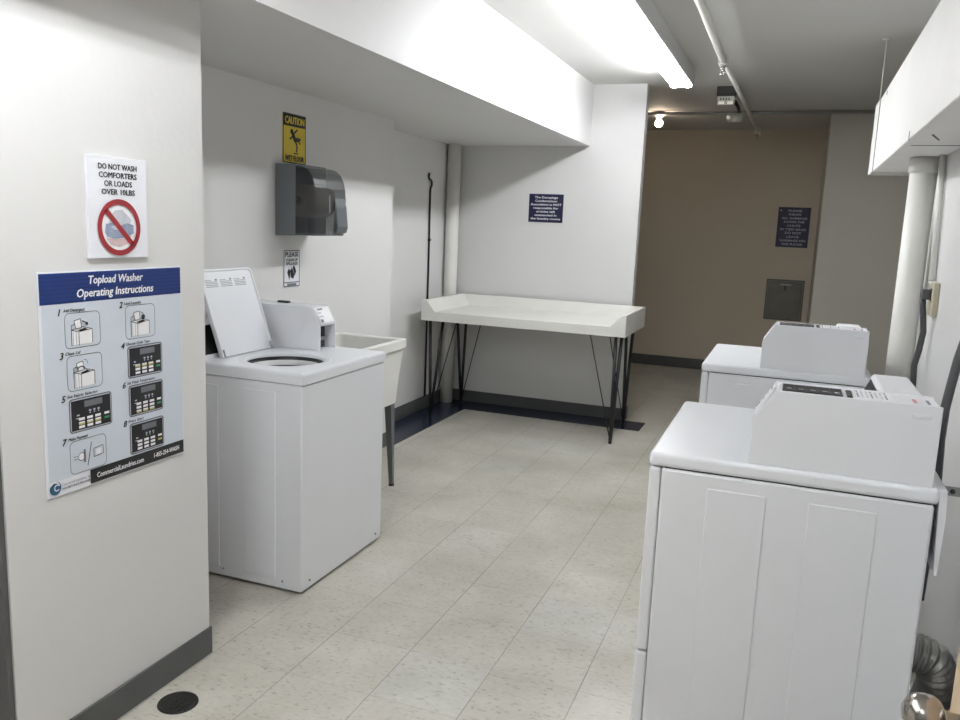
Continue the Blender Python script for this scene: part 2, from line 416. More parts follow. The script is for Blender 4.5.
# --- washer instruction sign
W, H = .512, .591
ins = sign('instruction_sign', 'large blue-headed washer operating instructions sign on the white wall end', (PX+.004, 1.7645, .747), RX, W, H, SIGNW)
MB_ = Flat(); MB_.rect(-W/2+.008, .042, W/2-.003, H-.080, SIGNG, 1); MB_.build('grey_field', ins)
f = Flat(); f.rect(-W/2+.003, H-.083, W/2-.003, H-.004, ROYAL, 2)
for k in range(7): f.rect(-W/2+.003, H-.080+k*.0108, W/2-.003, H-.0765+k*.0108, ROYAL2, 3)
f.build('header_band', ins)
f = Flat(); f.text('Topload Washer', .000, H-.036, .0225, PRW, 4, .195, bold=.03, shear=.18)
f.text('Operating Instructions', .000, H-.070, .0225, PRW, 4, .275, bold=.03, shear=.18); f.build('title_lettering', ins)
def washer_icon(f, u0, v0, s, kind):
    q = lambda x, y: (u0+x*s, v0+y*s)
    f.poly([q(.15, .05), q(.15, .50), q(.42, .58), q(.92, .52), q(.92, .05)], PRW, 3)
    f.line([q(.12, .02), q(.12, .52), q(.40, .44), q(.92, .50), q(.92, .06)], .0016, INK, 4)
    f.line([q(.40, .02), q(.40, .44)], .0016, INK, 4); f.line([q(.18, .03), q(.18, .46)], .001, INKG, 4); f.line([q(.3, .02), q(.3, .44)], .001, INKG, 4)
    f.line([q(.12, .52), q(.50, .60), q(.92, .50)], .0014, INK, 4)
    f.poly([q(.36, .49), q(.46, .45), q(.74, .50), q(.62, .55)], INK, 5)
    f.poly([q(.28, .55), q(.50, .55), q(.46, .85), q(.22, .80)], PRW, 5)
    f.line([q(.28, .55), q(.50, .57), q(.46, .85), q(.22, .80), q(.28, .55)], .0016, INK, 6)
    f.line([q(.12, .52), q(.12, .66), q(.26, .70)], .0014, INK, 4)
    if kind == 1:
        f.line([q(.52, .78), q(.66, .72), q(.74, .62)], .0035, INKG, 6); f.disc(*q(.70, .68), .05*s, INK, 6, n=12)
    elif kind == 2:
        f.disc(*q(.64, .64), .085*s, INK, 6, n=12); f.line([q(.48, .82), q(.62, .78), q(.68, .68)], .002, INKG, 6)
    else:
        f.ring(*q(.40, .52), .16*s, .19*s, INK, 6, 10, .6, 2.6); f.line([q(.5, .9), q(.62, .86), q(.66, .74)], .0016, INKG, 6)
def keypad(f, u0, v0, w, h, var):
    q = lambda x, y: (u0+x*w, v0+y*h)
    f.rrect(u0, v0, u0+w, v0+h, .010, INKG, 2); f.rrect(u0+.0035, v0+.0035, u0+w-.0035, v0+h-.0035, .008, PRPALE, 3)
    f.rect(u0+.006, v0+.006, u0+w-.006, v0+h-.006, INK, 4)
    f.rect(*q(.34, .70), *q(.76, .88), INKG, 5)
    for k in range(3): f.rect(*q(.44+.1*k, .55), *q(.49+.1*k, .60), PRPALE, 5); f.rect(*q(.45+.1*k, .49), *q(.48+.1*k, .525), PRPALE, 5)
    f.rect(*q(.16, .48), *q(.22, .52), PRPALE, 5); f.rect(*q(.14, .40), *q(.23, .425), PRPALE, 5)
    for r in range(3):
        for c in range(3):
            m = KEYY if (var == 'a' and r == 1) or (var == 'b' and r == 0) or (var == 'c' and r == 2) else PRW
            f.rect(*q(.20+.19*c, .34-.115*r), *q(.335+.19*c, .415-.115*r), PRW, 5)
            if m is KEYY: f.rect(*q(.20+.19*c, .325-.115*r), *q(.335+.19*c, .375-.115*r), KEYY, 6)
    f.rect(*q(.80, .35), *q(.92, .42), PRW, 5); f.rect(*q(.80, .22), *q(.92, .28), KEYY if var == 'd' else KEYG, 5)
# step pictures: (number, caption, u0, v0, w, h, kind)   columns and rows measured on the sign
cells = [(1, 'Add Detergent', -.180, .388, .116, .093, 'w1'), (2, 'Load Laundry', .028, .389, .114, .096, 'w2'),
         (3, 'Close Lid', -.178, .273, .116, .094, 'w3'), (4, 'Choose Cycle Type', .031, .274, .138, .094, 'b'),
         (5, 'Set Fabric Selector', -.178, .158, .146, .094, 'a'), (6, 'Set Wash Temperature', .031, .160, .138, .094, 'c'),
         (7, 'Make Payment', -.180, .046, .122, .090, 'pay'), (8, 'Press Start', .031, .047, .138, .094, 'd')]
for n, cap, u, v, w, h, kind in cells:
    f = Flat()
    f.text(str(n), u-.016, v+h-.004, .018, INK, 3, None, 'c', .035, .25)
    f.text(cap, u-.004, v+h+.004, .0085, INK, 3, .0054*len(cap), 'l', .025, .2)
    if kind[0] == 'w':
        f.rrect(u, v, u+w, v+h, .014, INKG, 2, .0018); washer_icon(f, u+w*.08, v+.004, h*.92, int(kind[1]))
    elif kind == 'pay':
        f.rrect(u, v, u+w, v+h, .014, INKG, 2, .0018)
        q = lambda x, y: (u+x*w, v+y*h)
        f.line([q(.08, .52), q(.20, .52)], .0016, INKG, 3); f.line([q(.08, .44), q(.20, .44)], .0016, INKG, 3)
        f.disc(*q(.30, .48), .011, PRW, 3); f.ring(*q(.30, .48), .010, .0115, INK, 4, 20); f.poly([q(.36, .28), q(.41, .28), q(.41, .68), q(.36, .68)], INKG, 4)
        f.line([q(.46, .15), q(.58, .85)], .0022, INK, 4)
        f.line([q(.64, .36), q(.92, .40), q(.90, .66), q(.64, .62), q(.64, .36)], .0016, INK, 4); f.rect(*q(.70, .40), *q(.84, .58), PRW, 4)
    else: keypad(f, u, v, w, h, kind)
    f.build('step_picture', ins)
f = Flat(); f.rect(-W/2+.140, .004, W/2-.003, .044, INK, 3); f.build('footer_band', ins)
f = Flat(); f.text('CommercialLaundries.com', -.006, .016, .015, PRW, 4, .175, bold=.02, shear=.05)
f.build('footer_lettering', ins); f = Flat(); f.text('1-855-254-WASH', .178, .017, .014, PRW, 4, .108, bold=.03, shear=.1)
f.build('phone_lettering', ins); f = Flat(); f.text('Commercial Laundries, Inc.', -W/2+.044, .025, .0075, INKG, 4, .098, 'l', .0)
f.build('company_lettering', ins); f = Flat(); f.text('YOUR FIRST CHOICE FOR LAUNDRY', -W/2+.044, .014, .006, INK, 4, .098, 'l', .02); f.build('motto_lettering', ins)
f = Flat(); f.disc(-W/2+.025, .024, .018, TEAL, 3); f.ring(-W/2+.029, .025, .0055, .010, PRPALE, 4, 24, .7, 5.6)
f.ring(-W/2+.022, .026, .013, .0165, PRW, 4, 24, .2, 2.6); f.build('round_logo', ins)

# --- do not wash sign
W, H = .212, .271
sg = sign('warning_sign', 'white do-not-wash-comforters sign with red prohibition circle above the instruction sign', (PX+.010, 1.776, 1.369), RX, W, H, SIGNW, .009)
f = Flat()
for i, (s_, w_) in enumerate((('DO NOT WASH', .136), ('COMFORTERS', .134), ('OR LOADS', .098), ('OVER 10LBS', .118))):
    f.text(s_, .0, H-.033-.0222*i, .0150, INK, 2, w_, bold=.035)
f.build('lettering', sg)
f = Flat()
c = (-.002, .083)
f.disc(*c, .062, PRW, 1)
def blob(pts, m, l): f.poly([(c[0]+a*.062, c[1]+b*.062) for a, b in pts], m, l)
blob([(-.62, .1), (-.5, .5), (-.2, .75), (.2, .78), (.5, .55), (.72, .35), (.62, .05), (0, 0)], LINEN_A, 2)
blob([(-.82, -.2), (-.75, .15), (-.3, .22), (.1, .1), (.5, .2), (.85, .1), (.85, -.25), (.3, -.45), (-.3, -.5), (-.7, -.4)], LINEN_B, 3)
blob([(-.75, -.45), (-.3, -.52), (.3, -.48), (.72, -.3), (.5, -.7), (0, -.85), (-.5, -.75)], LINEN_C, 3)
blob([(-.5, .05), (-.1, .12), (.25, -.05), (.1, -.12), (-.3, -.1)], LINEN_A, 4)
f.build('bedding_picture', sg)
f = Flat(); f.ring(*c, .062, .077, RED, 5)
a = math.radians(135); d = (math.cos(a), math.sin(a))
f.line([(c[0]+d[0]*.066, c[1]+d[1]*.066), (c[0]-d[0]*.066, c[1]-d[1]*.066)], .015, RED, 5); f.build('prohibition_symbol', sg)

# --- caution wet floor sign
W, H = .205, .245
sg = sign('caution_sign', 'yellow and black caution wet floor sign on wall above towel dispenser', (XN+.003, 3.672, 1.767), RX, W, H, YELLOW)
f = Flat(); 
f.rect(-W/2+.004, H-.062, W/2-.004, H-.004, INK, 1)
f.line([(-W/2+.003, .003), (W/2-.003, .003), (W/2-.003, H-.003), (-W/2+.003, H-.003), (-W/2+.003, .003)], .006, INK, 1); f.build('black_header', sg)
f = Flat(); f.text('CAUTION', 0, H-.05, .036, YELLOW, 3, .17, bold=.045); f.build('header_lettering', sg); f = Flat(); f.text('WET FLOOR', 0, .012, .028, INK, 2, .165, bold=.05); f.build('lettering', sg)
f = Flat()
f.disc(-.026, .158, .013, INK, 2)
f.line([(-.018, .150), (.006, .112)], .022, INK, 2); f.line([(-.012, .148), (.016, .165), (.024, .172)], .009, INK, 3)
f.line([(-.014, .138), (-.045, .118)], .009, INK, 3); f.line([(.0, .118), (.03, .115), (.052, .128)], .012, INK, 3)
f.line([(.004, .115), (.022, .090), (.018, .058)], .012, INK, 2); f.line([(.0, .118), (.03, .13), (.05, .100)], .009, INK, 2)
f.rect(-.01, .048, .032, .054, INK, 2); f.build('slipping_figure', sg)

# --- please clean up sign
W, H = .145, .190
sg = sign('notice_sign', 'small white please clean up spillage sign below the towel dispenser', (XN+.003, 3.65, 1.137), RX, W, H, SIGNW)
f = Flat(); f.line([(-W/2+.003, .003), (W/2-.003, .003), (W/2-.003, H-.003), (-W/2+.003, H-.003), (-W/2+.003, .003)], .006, INKG, 1)
f.rect(-W/2+.004, .020, W/2-.004, .026, INKG, 1); f.rect(-W/2+.03, .006, W/2-.03, .018, INKG, 1); f.build('frame_lines', sg)
f = Flat(); f.text('PLEASE', 0, H-.033, .024, INK, 2, .118, bold=.05); f.text('CLEAN UP', 0, H-.057, .014, INK, 2, .105, bold=.04); f.text('SPILLAGE', 0, H-.076, .014, INK, 2, .105, bold=.04); f.build('lettering', sg)
f = Flat(); f.poly([(-.042, .075), (-.03, .095), (-.012, .083), (-.022, .034)], INK, 2)
f.poly([(-.015, .085), (.0, .100), (.022, .060), (.012, .040), (-.010, .050)], INK, 3); f.poly([(.008, .098), (.018, .114), (.040, .080), (.026, .056)], INK, 2)
f.build('cloth_picture', sg)

# --- navy notice on the back wall
W, H = .284, .222
sg = sign('liability_sign', 'navy liability notice with white lettering on the white wall over the table', (-1.896, YB-.003, 1.533), 0, W, H, NAVY)
f = Flat()
L_ = ['The Decoplage', 'Condominium', 'Association is NOT', 'responsible for', 'articles left', 'unattended in', 'the laundry rooms']
for i, (s_, w_) in enumerate(zip(L_, (.19, .18, .255, .205, .155, .18, .245))):
    f.text(s_, 0, H-.034-.0278*i, .0170, PRW, 1, w_, bold=.03)
f.build('lettering', sg)
# --- navy notice by the chute
W, H = .318, .415
sg = sign('chute_sign', 'navy garbage notice on the beige far wall above the chute door', (-.055, 9.275-.003, 1.388), 0, W, H, NAVY)
f = Flat()
L_ = [('PLEASE', .13), ('THROW', .13), ('ALL GARBAGE', .25), ('DOWN THE', .20), ('CHUTE', .13), ('IN TIED BAGS.', .26), ('DO NOT', .16), ('LEAVE', .12), ('GARBAGE ON', .25), ('THE FLOOR.', .21)]
for i, (s_, w_) in enumerate(L_):
    f.text(s_, .005, H-.046-.0385*i, .021 if i != 6 else .025, PRPALE, 1, w_, bold=.03)
f.build('lettering', sg); f = Flat(); f.rect(-.14, H-.04, -.125, H-.03, PRPALE, 1); f.build('screw_head', sg)

# ------------------------------------------------------------------ garbage chute door
t = thing('garbage_chute_door', 'square dull steel garbage chute door in the beige far wall', 'chute door', (-.073, 9.275, .618))
fr = MB(); w, h = .19, .43
fr.box(-w, w, -.012, 0, 0, .016, DARKST).box(-w, w, -.012, 0, h-.016, h, DARKST).box(-w, -w+.016, -.012, 0, .016, h-.016, DARKST).box(w-.016, w, -.012, 0, .016, h-.016, DARKST).build('chute_frame', t)
MB().box(-w+.018, w-.018, -.009, 0, .018, h-.018, DARKST, .002).build('chute_panel', t)
MB().box(-.05, .06, -.03, -.008, h-.06, h-.045, STEEL, .003).box(-.01, .01, -.028, -.008, h-.11, h-.06, RUBBER, .003).build('chute_handle', t)

# ------------------------------------------------------------------ washer / dryers
def ray_rect(cx, cy, a, x0, x1, y0, y1):
    dx, dy = math.cos(a), math.sin(a); k = 1e9
    if dx > 1e-9: k = min(k, (x1-cx)/dx)
    if dx < -1e-9: k = min(k, (x0-cx)/dx)
    if dy > 1e-9: k = min(k, (y1-cy)/dy)
    if dy < -1e-9: k = min(k, (y0-cy)/dy)
    return cx+dx*k, cy+dy*k
def deck_with_hole(x0, x1, y0, y1, z0, z1, cx, cy, r, m, n=64):
    t = bmesh.new(); ang = [2*PI*k/n for k in range(n)]
    out = [list(ray_rect(cx, cy, a, x0, x1, y0, y1)) for a in ang]
    for c in ((x0, y0), (x0, y1), (x1, y0), (x1, y1)):
        i = min(range(n), key=lambda i: (out[i][0]-c[0])**2+(out[i][1]-c[1])**2); out[i] = list(c)
    bvl = .010
    def inset(p, d): return (min(max(p[0], x0+d), x1-d), min(max(p[1], y0+d), y1-d))
    loops = []
    def loop(ps, z): loops.append([t.verts.new((p[0], p[1], z)) for p in ps])
    loop(out, z0); loop(out, z1-bvl); loop([inset(p, .003) for p in out], z1-.003); loop([inset(p, bvl) for p in out], z1)
    circ = lambda rr: [(cx+rr*math.cos(a), cy+rr*math.sin(a)) for a in ang]
    loop(circ(r+.03), z1); loop(circ(r+.024), z1+.0015); loop(circ(r+.004), z1+.0015); loop(circ(r), z1-.002); loop(circ(r), z1-.012)
    for A, Bq in zip(loops, loops[1:]):
        for k in range(n): t.faces.new([A[k], A[(k+1) % n], Bq[(k+1) % n], Bq[k]])
    b = MB(); b.merge(t, m); return b

def machine(kind, name, label, loc, rz, deck, d2, group=None):
    """front faces local +X; meter case on the local +Y side of the top"""
    t = thing(name, label, 'washing machine' if kind == 'washer' else 'clothes dryer', loc, rz, group)
    hw = .341; slab = .046 if kind == 'washer' else .036
    zb = .011; zt = deck-slab-.003
    c = MB(); EM = .0032 if kind == 'washer' else .0019
    xf = d2 if kind == 'washer' else d2-.030
    c.box(-d2+.008, xf-.002, -hw+.002, hw-.002, zb, zt, CABINET, .006)
    for sy in (-1, 1):     # shallow pressed panels on both sides
        y = sy*(hw-.002)
        for x0, x1 in ((-.27, -.125), (-.055, .09)) if kind == 'dryer' else ((-.30, -.16), (-.067, .055), (.209-.15, .209-.15)):
            if x1-x0 < .01: continue
            if kind == 'washer': x0, x1 = (-.20, -.067) if x0 == -.30 else (.056, .207)
            else: x0, x1 = (-.20, -.055) if x0 == -.27 else (.04, .176)
            c.box(x0, x1, y-EM, y+EM, .05, zt-.035, CABINET, EM*.95, 2)
    # groove under the top, and the base screws
    c.box(-d2+.014, xf-.008, -hw+.008, hw-.008, zt-.001, zt+.004, SEAM)
    if kind == 'washer':
        for x, y in ((-.05, -hw), (.24, -hw), (.33, -.28), (.33, .28)):
            c.sphere((x, y+.001 if y < -.3 else y, .045), .005, STEEL, 8)
    c.build('cabinet', t)
    for x in (-d2+.05, d2-.05):
        for y in (-hw+.05, hw-.05):
            MB().lathe([(0, 0), (.022, 0), (.022, .010), (.012, .012), (.012, .020), (0, .020)], RUBBER, Matrix.Translation((x, y, 0)), 12).build('foot', t)
    if kind == 'washer':
        hx, hy, hr = .095, -.105, .160
        deck_with_hole(-d2, d2+.002, -hw, hw, deck-slab, deck, hx, hy, hr, ENAMEL).build('top_deck', t)
        b = MB(); Mt = Matrix.Translation((hx, hy, deck))
        b.lathe([(hr+.004, -.011), (hr+.006, -.030), (hr-.004, -.031)], BLACK, Mt, 48)  # black band stands in for the shadowed gap under the deck lip
        b.lathe([(hr+.006, -.031), (hr-.010, -.026), (hr-.028, -.030), (hr-.03, -.046), (hr-.034, -.066), (hr-.03, -.075), (hr+.02, -.085), (hr+.03, -.12), (hr+.03, -.40), (.06, -.43), (0, -.43)], mat('grey_tub_plastic', (.66, .66, .67), .35), Mt, 48)
        b.build('tub', t)
        MB().lathe([(.055, -.429), (.05, -.25), (.045, -.12), (.03, -.10), (0, -.10)], mat('grey_agitator', (.55, .56, .58), .4), Mt, 20).build('agitator', t)
        # raised lid leaning back
        lw0, lw1, L0 = -.226, .128, .378
        hg = Vector((-.128, 0, deck+.003)); d = Vector((-.33, 0, .944)).normalized(); nrm = Vector((d.z, 0, -d.x))
        def LP(a, y, o): return hg+d*a+nrm*o+Vector((0, y, 0))
        def lid_outline(inset, r):
            P = []; y0, y1, a0, a1 = lw0+inset, lw1-inset, inset*.6, L0-inset
            P += [(a0, y0), (a0, y1)]
            for k in range(7): q = PI/2*k/6; P.append((a1-r+r*math.sin(q), y1-r+r*math.cos(q)))
            for k in range(7): q = PI/2*k/6; P.append((a1-r+r*math.cos(q), y0+r-r*math.sin(q)))
            return P
        tb = bmesh.new(); loops = []
        for ins_, r, o in ((.006, .02, -.022), (0, .024, -.016), (0, .024, 0), (.004, .022, .002), (.008, .02, .002), (.012, .018, -.004)):
            loops.append([tb.verts.new(LP(a, y, o)) for a, y in lid_outline(ins_, r)])
        n = len(loops[0])
        for A, Bq in zip(loops, loops[1:]):
            for k in range(n): tb.faces.new([A[k], A[(k+1) % n], Bq[(k+1) % n], Bq[k]])
        tb.faces.new(loops[0]); tb.faces.new(loops[-1])
        b = MB(); b.merge(tb, ENAMEL)
        lid = b.build('lid', t)
        # label with three grey print blocks near the free edge
        b = MB()
        def lq(a0, a1, y0, y1, o, m):
            tt = bmesh.new(); tt.faces.new([tt.verts.new(LP(a, y, o)) for a, y in ((a0, y0), (a0, y1), (a1, y1), (a1, y0))]); b.merge(tt, m)
        for k in range(3):
            y0 = -.20+.095*k
            for r in range(5): lq(L0-.078+.007*r, L0-.0745+.007*r, y0, y0+(.078 if r < 4 else .04), -.0034, mat('print_mid_grey', (.38, .39, .42), .5))
            lq(L0-.050, L0-.043, y0+.066, y0+.078, -.0034, INKG)
        b.build('lid_label', lid)
        for y in (lw0+.01, lw1-.02):
            MB().tube([LP(.0, y, .003), LP(.032, y, .004)], .004, STEEL, 8).build('lid_hinge', lid)
    else:
        MB().box(-d2, d2, -hw, hw, deck-slab, deck, ENAMEL, .010, 3).build('top_panel', t)
        zs = .431
        MB().box(d2-.031, d2-.002, -hw+.001, hw-.001, zs+.0035, zt, CABINET, .006).build('front_panel', t)
        MB().box(d2-.031, d2-.002, -hw+.001, hw-.001, zb, zs-.002, CABINET, .006).build('lower_panel', t)
        dr = MB().box(d2-.010, d2-.0005, -.24, .24, zs+.05, zt-.06, ENAMEL, .004).build('door', t)
        MB().box(d2-.002, d2+.0015, .17, .20, zs+.18, zs+.30, SEAM, .001).build('door_handle', dr)
        MB().prism([(-d2+.002, deck-.004), (-d2-.013, deck-.002), (-d2-.017, deck-.07), (-d2-.014, deck-.20), (-d2-.008, deck-.20)], 'y', -.30, .335, CABINET).build('back_cover', t)
    # console across the rear
    z0, z1 = deck, deck+.145
    c = MB(); c.prism([(-d2+.002, z0), (-.165, z0), (-.170, z0+.015), (-.215, z1-.008), (-.222, z1), (-d2+.01, z1), (-d2+.002, z1-.008)], 'y', -.336, (.162 if kind == 'washer' else .193), CASEM, .003, 1)
    con = c.build('control_console', t)
    b = MB(); tt = bmesh.new()
    tt.faces.new([tt.verts.new(p) for p in ((-.1695, -.325, z0+.018), (-.1695, .155, z0+.018), (-.2135, .155, z1-.012), (-.2135, -.325, z1-.012))]); 
    bmesh.ops.solidify(tt, geom=list(tt.faces), thickness=.003)
    b.merge(tt, BLACK); pn = b.build('control_panel', con)
    # coin meter case: two side plates, top, slope, recessed front
    y0, y1 = (.165, .302) if kind == 'washer' else (.196, .331)
    if kind == 'washer': xb, xfr, xs, h1, h2 = -.318, .092, .050, .116, .195
    else: xb, xfr, xs, h1, h2 = -.305, .089, .043, .110, .184
    prof = [(xb, z0), (xfr, z0), (xfr, z0+h1), (xs, z0+h2), (xb, z0+h2)]
    inner = [(xb+.004, z0), (xfr-.075, z0), (xfr-.075, z0+h1-.004), (xfr-.004, z0+h1-.004), (xs-.003, z0+h2-.003), (xb+.004, z0+h2-.003)]
    c = MB(); c.prism(prof, 'y', y0, y0+.006, CASEM, .0015, 1); c.prism(prof, 'y', y1-.006, y1, CASEM, .0015, 1)
    c.prism([(x+.0, z) for x, z in inner], 'y', y0+.006, y1-.006, CASEM)
    c.box(xb+.02, xb+.058, y1-.001, y1+.002, z0+h2-.030, z0+h2-.020, CASEM, .0015, 1)
    mc = c.build('coin_meter_case', t)
    MB().box(xfr-.074, xfr-.020, y0+.012, y0+.075, z0+.010, z0+h1-.010, BLACK, .004).box(xfr-.020, xfr-.012, y0+.02, y0+.065, z0+.045, z0+.06, STEEL, .001).build('coin_slide', mc)
    zz = z0+h2-.0028; b = MB()
    if kind == 'washer':
        b.box(-.205, -.145, y0+.10, y0+.122, zz, zz+.010, BLACK, .002, 1); b.build('meter_display', mc)
    else:
        b.box(xs-.145, xs-.014, y0+.036, y0+.124, zz, zz+.0045, BLACK, .001, 1)
        for k in range(1, 5): b.box(xs-.145+.026*k, xs-.1435+.026*k, y0+.040, y0+.120, zz+.004, zz+.005, INKG)
        for k in range(5): b.box(xs-.139+.026*k, xs-.128+.026*k, y0+.090, y0+.098, zz+.004, zz+.005, PRPALE)
        b.box(xs-.166, xs-.154, y0+.042, y0+.124, zz, zz+.0045, BLACK, .001, 1)
        b.build('meter_display', mc)
        b = MB(); b.box(xs-.250, xs-.172, y0+.03, y0+.126, zz, zz+.0038, PRW)
        for r in range(7):
            for q in range(3): b.box(xs-.176-.010*r-.003, xs-.176-.010*r, y0+.036+.028*q, y0+.036+.028*q+(.022 if (r+q) % 3 else .014), zz+.0036, zz+.0044, PRPALE if r % 3 else INKG)
        b.box(xs-.300, xs-.292, y0+.07, y0+.11, zz+.0026, zz+.0036, mat('print_pink', (.55, .25, .3), .4))
        b.box(xs-.326, xs-.320, y0+.07, y0+.115, zz+.0026, zz+.0036, INKG)
        b.build('meter_label', mc)
    # label on the slope
    b = MB(); ux, uz = (xs-xfr), (h2-h1)
    for a0, a1, p0, p1, m in ((.08, .92, .10, .92, PRW), (.12, .3, .14, .3, INKG), (.4, .5, .14, .4, PRPALE), (.6, .7, .14, .35, PRPALE), (.8, .88, .2, .5, INKG)):
        off = .0012 if m is PRW else .002
        tt = bmesh.new(); w_ = y1-y0
        tt.faces.new([tt.verts.new((xfr+ux*a+off*.87, y0+w_*p, z0+h1+uz*a+off*.5)) for a, p in ((a0, p0), (a0, p1), (a1, p1), (a1, p0))]); b.merge(tt, m)
    b.build('slope_label', mc)
    if kind == 'washer': MB().box(xfr-.05, xfr-.03, y1, y1+.018, z0+h1-.02, z0+h1+.012, STEEL, .003).build('lock_tab', mc)
    return t
machine('washer', 'washing_machine', 'white top-load coin washing machine with its lid raised beside the white wall end', (-2.048, 2.976, 0), 0, .907, .330)
machine('dryer', 'clothes_dryer', 'nearer white coin dryer in the right foreground', (.030, 2.333, 0), PI, .963, .321, 'coin dryers along the right wall')
machine('dryer', 'clothes_dryer', 'farther white coin dryer behind the foreground one', (-.005, 3.856, 0), PI, .963, .321, 'coin dryers along the right wall')

# ------------------------------------------------------------------ utility sink
t = thing('laundry_sink', 'ivory plastic laundry sink on grey legs behind the washer', 'sink', (-2.215, 3.805, 0))
hx, hy = .228, .293; zt, zb = .850, .49
b = MB(); tb = bmesh.new(); loops = []
def rloop(x, y, r, z):
    P = []
    for cx, cy, a in ((x-r, y-r, 0), (-x+r, y-r, PI/2), (-x+r, -y+r, PI), (x-r, -y+r, 1.5*PI)):
        P += [(cx+r*math.cos(a+PI/2*k/4), cy+r*math.sin(a+PI/2*k/4), z) for k in range(5)]
    loops.append([tb.verts.new(p) for p in P])
rloop(.195, .255, .03, zb); rloop(hx-.012, hy-.012, .02, zt-.055); rloop(hx, hy, .015, zt-.05); rloop(hx, hy, .015, zt-.004); rloop(hx-.004, hy-.004, .013, zt)
rloop(hx-.03, hy-.03, .03, zt); rloop(hx-.036, hy-.036, .03, zt-.006); rloop(.175, .235, .05, zb+.02)
n = len(loops[0])
for A, Bq in zip(loops, loops[1:]):
    for k in range(n): tb.faces.new([A[k], A[(k+1) % n], Bq[(k+1) % n], Bq[k]])
tb.faces.new(loops[0]); tb.faces.new(loops[-1]); b.merge(tb, SINKM); b.build('basin', t)
for sx in (-1, 1):
    for sy in (-1, 1):
        x, y = sx*.166, sy*.212
        l = MB(); tb = bmesh.new()
        top = [(x-.022, y-.022), (x+.022, y-.022), (x+.022, y+.022), (x-.022, y+.022)]
        bx, by = x+sx*.010, y+sy*.030
        bot = [(bx-.011, by-.011), (bx+.011, by-.011), (bx+.011, by+.011), (bx-.011, by+.011)]
        A = [tb.verts.new((*p, zb+.03)) for p in top]; Bq = [tb.verts.new((*p, .012)) for p in bot]
        tb.faces.new(A); tb.faces.new(Bq)
        for k in range(4): tb.faces.new([A[k], A[(k+1) % 4], Bq[(k+1) % 4], Bq[k]])
        l.merge(tb, mat('grey_leg_steel', (.19, .20, .21), .4, metal=.6))
        lg = l.build('leg', t)
        MB().lathe([(0, 0), (.016, 0), (.016, .012), (0, .014)], RUBBER, Matrix.Translation((bx, by, 0)), 10).build('foot', lg)

# ------------------------------------------------------------------ folding table
t = thing('folding_table', 'long cream laundry folding table with raised edges on black rod legs', 'table', (-1.815, 5.95, 0))
x0, x1, y0, y1 = -.774, .774, -.38, .38
zb, zl, zr = .767, .836, .920
MB().box(x0+.02, x1-.02, y0, y1-.002, zb, zl, LAMINATE, .002, 1).build('tabletop', t)
MB().prism([(x0, zb), (x0+.021, zb), (x0+.021, zl-.001), (x0+.112, zl-.001), (x0+.043, zr), (x0, zr)], 'y', y0-.001, y1, LAMINATE, .0015, 1).build('end_board', t)
MB().prism([(x1, zb), (x1-.021, zb), (x1-.021, zl-.001), (x1-.112, zl-.001), (x1-.026, zr), (x1, zr)], 'y', y0-.001, y1, LAMINATE, .0015, 1).build('end_board', t)
MB().prism([(y1-.045, zl-.002), (y1-.02, zr), (y1, zr), (y1, zl-.002)], 'x', x0+.03, x1-.03, LAMINATE).build('back_board', t)
def bar(p, q, w, b):
    b.tube([p, q], w, BLACKM, 8)
def tleg(foot, tops, brace):
    b = MB()
    f = Vector((*foot, .006))
    for tx, ty in tops: bar(f, (tx, ty, zb+.002), .0120, b)
    b.sphere((*foot, .010), .010, BLACKM, 8)
    lg = b.build('leg', t)
    b = MB(); bar(Vector((*foot, .02)), (*brace, zb+.002), .0042, b); b.build('brace_rod', lg)
    MB().box(min(p[0] for p in tops)-.03, max(p[0] for p in tops)+.03, min(p[1] for p in tops)-.02, max(p[1] for p in tops)+.02, zb-.005, zb, BLACKM).build('mounting_plate', lg)
O = Vector((-1.815, 5.95))
R_ = lambda x, y: (x-O.x, y-O.y)
tleg(R_(-1.099, 5.585), [R_(-1.112, 5.61), R_(-1.074, 5.63)], R_(-1.296, 5.61))
tleg(R_(-1.128, 6.20), [R_(-1.152, 6.20), R_(-1.105, 6.22)], R_(-1.295, 6.20))
tleg(R_(-2.530, 5.66), [R_(-2.553, 5.66), R_(-2.450, 5.67)], R_(-2.335, 5.66))
tleg(R_(-2.507, 6.23), [R_(-2.555, 6.20), R_(-2.480, 6.22)], R_(-2.335, 6.22))

# ------------------------------------------------------------------ paper towel dispenser
t = thing('paper_towel_dispenser', 'smoked plastic paper towel dispenser mounted on the left wall', 'towel dispenser', (XN, 3.655, 1.404))
w = .145; D = .232
b = MB(); prof = [(0, 0), (.118, .012), (.118, .343), (.105, .352), (0, .353)]
b.prism(prof, 'y', -w, -w+.006, DISPG, .001, 1); b.prism(prof, 'y', w-.006, w, DISPG, .001, 1)
b.box(0, .006, -w+.006, w-.006, .0, .353, DISPG); b.box(.006, .115, -w+.006, w-.006, .347, .353, DISPG); b.box(.006, .118, -w+.006, w-.006, .004, .012, DISPG)
b.build('back_shell', t)
cur = [(.118, .345)] + [(.150, .343), (.176, .334), (.200, .314), (.218, .282), (.228, .24), (.232, .19), (.231, .10), (.226, .03), (.220, .006), (.118, .006)]
b = MB(); tb = bmesh.new()
A = [tb.verts.new((x, -w, z)) for x, z in cur]; Bq = [tb.verts.new((x, w, z)) for x, z in cur]
for k in range(len(cur)-1): tb.faces.new([A[k], A[k+1], Bq[k+1], Bq[k]]).smooth = True
tb.faces.new(A); tb.faces.new(Bq)
b.merge(tb, SMOKE); cv = b.build('smoked_cover', t)
b = MB(); b.prism([(.2325, .02), (.247, .02), (.256, .05), (.246, .15), (.2335, .20)], 'y', .03, .135, LEVER, .006, 2); b.build('lever', t)
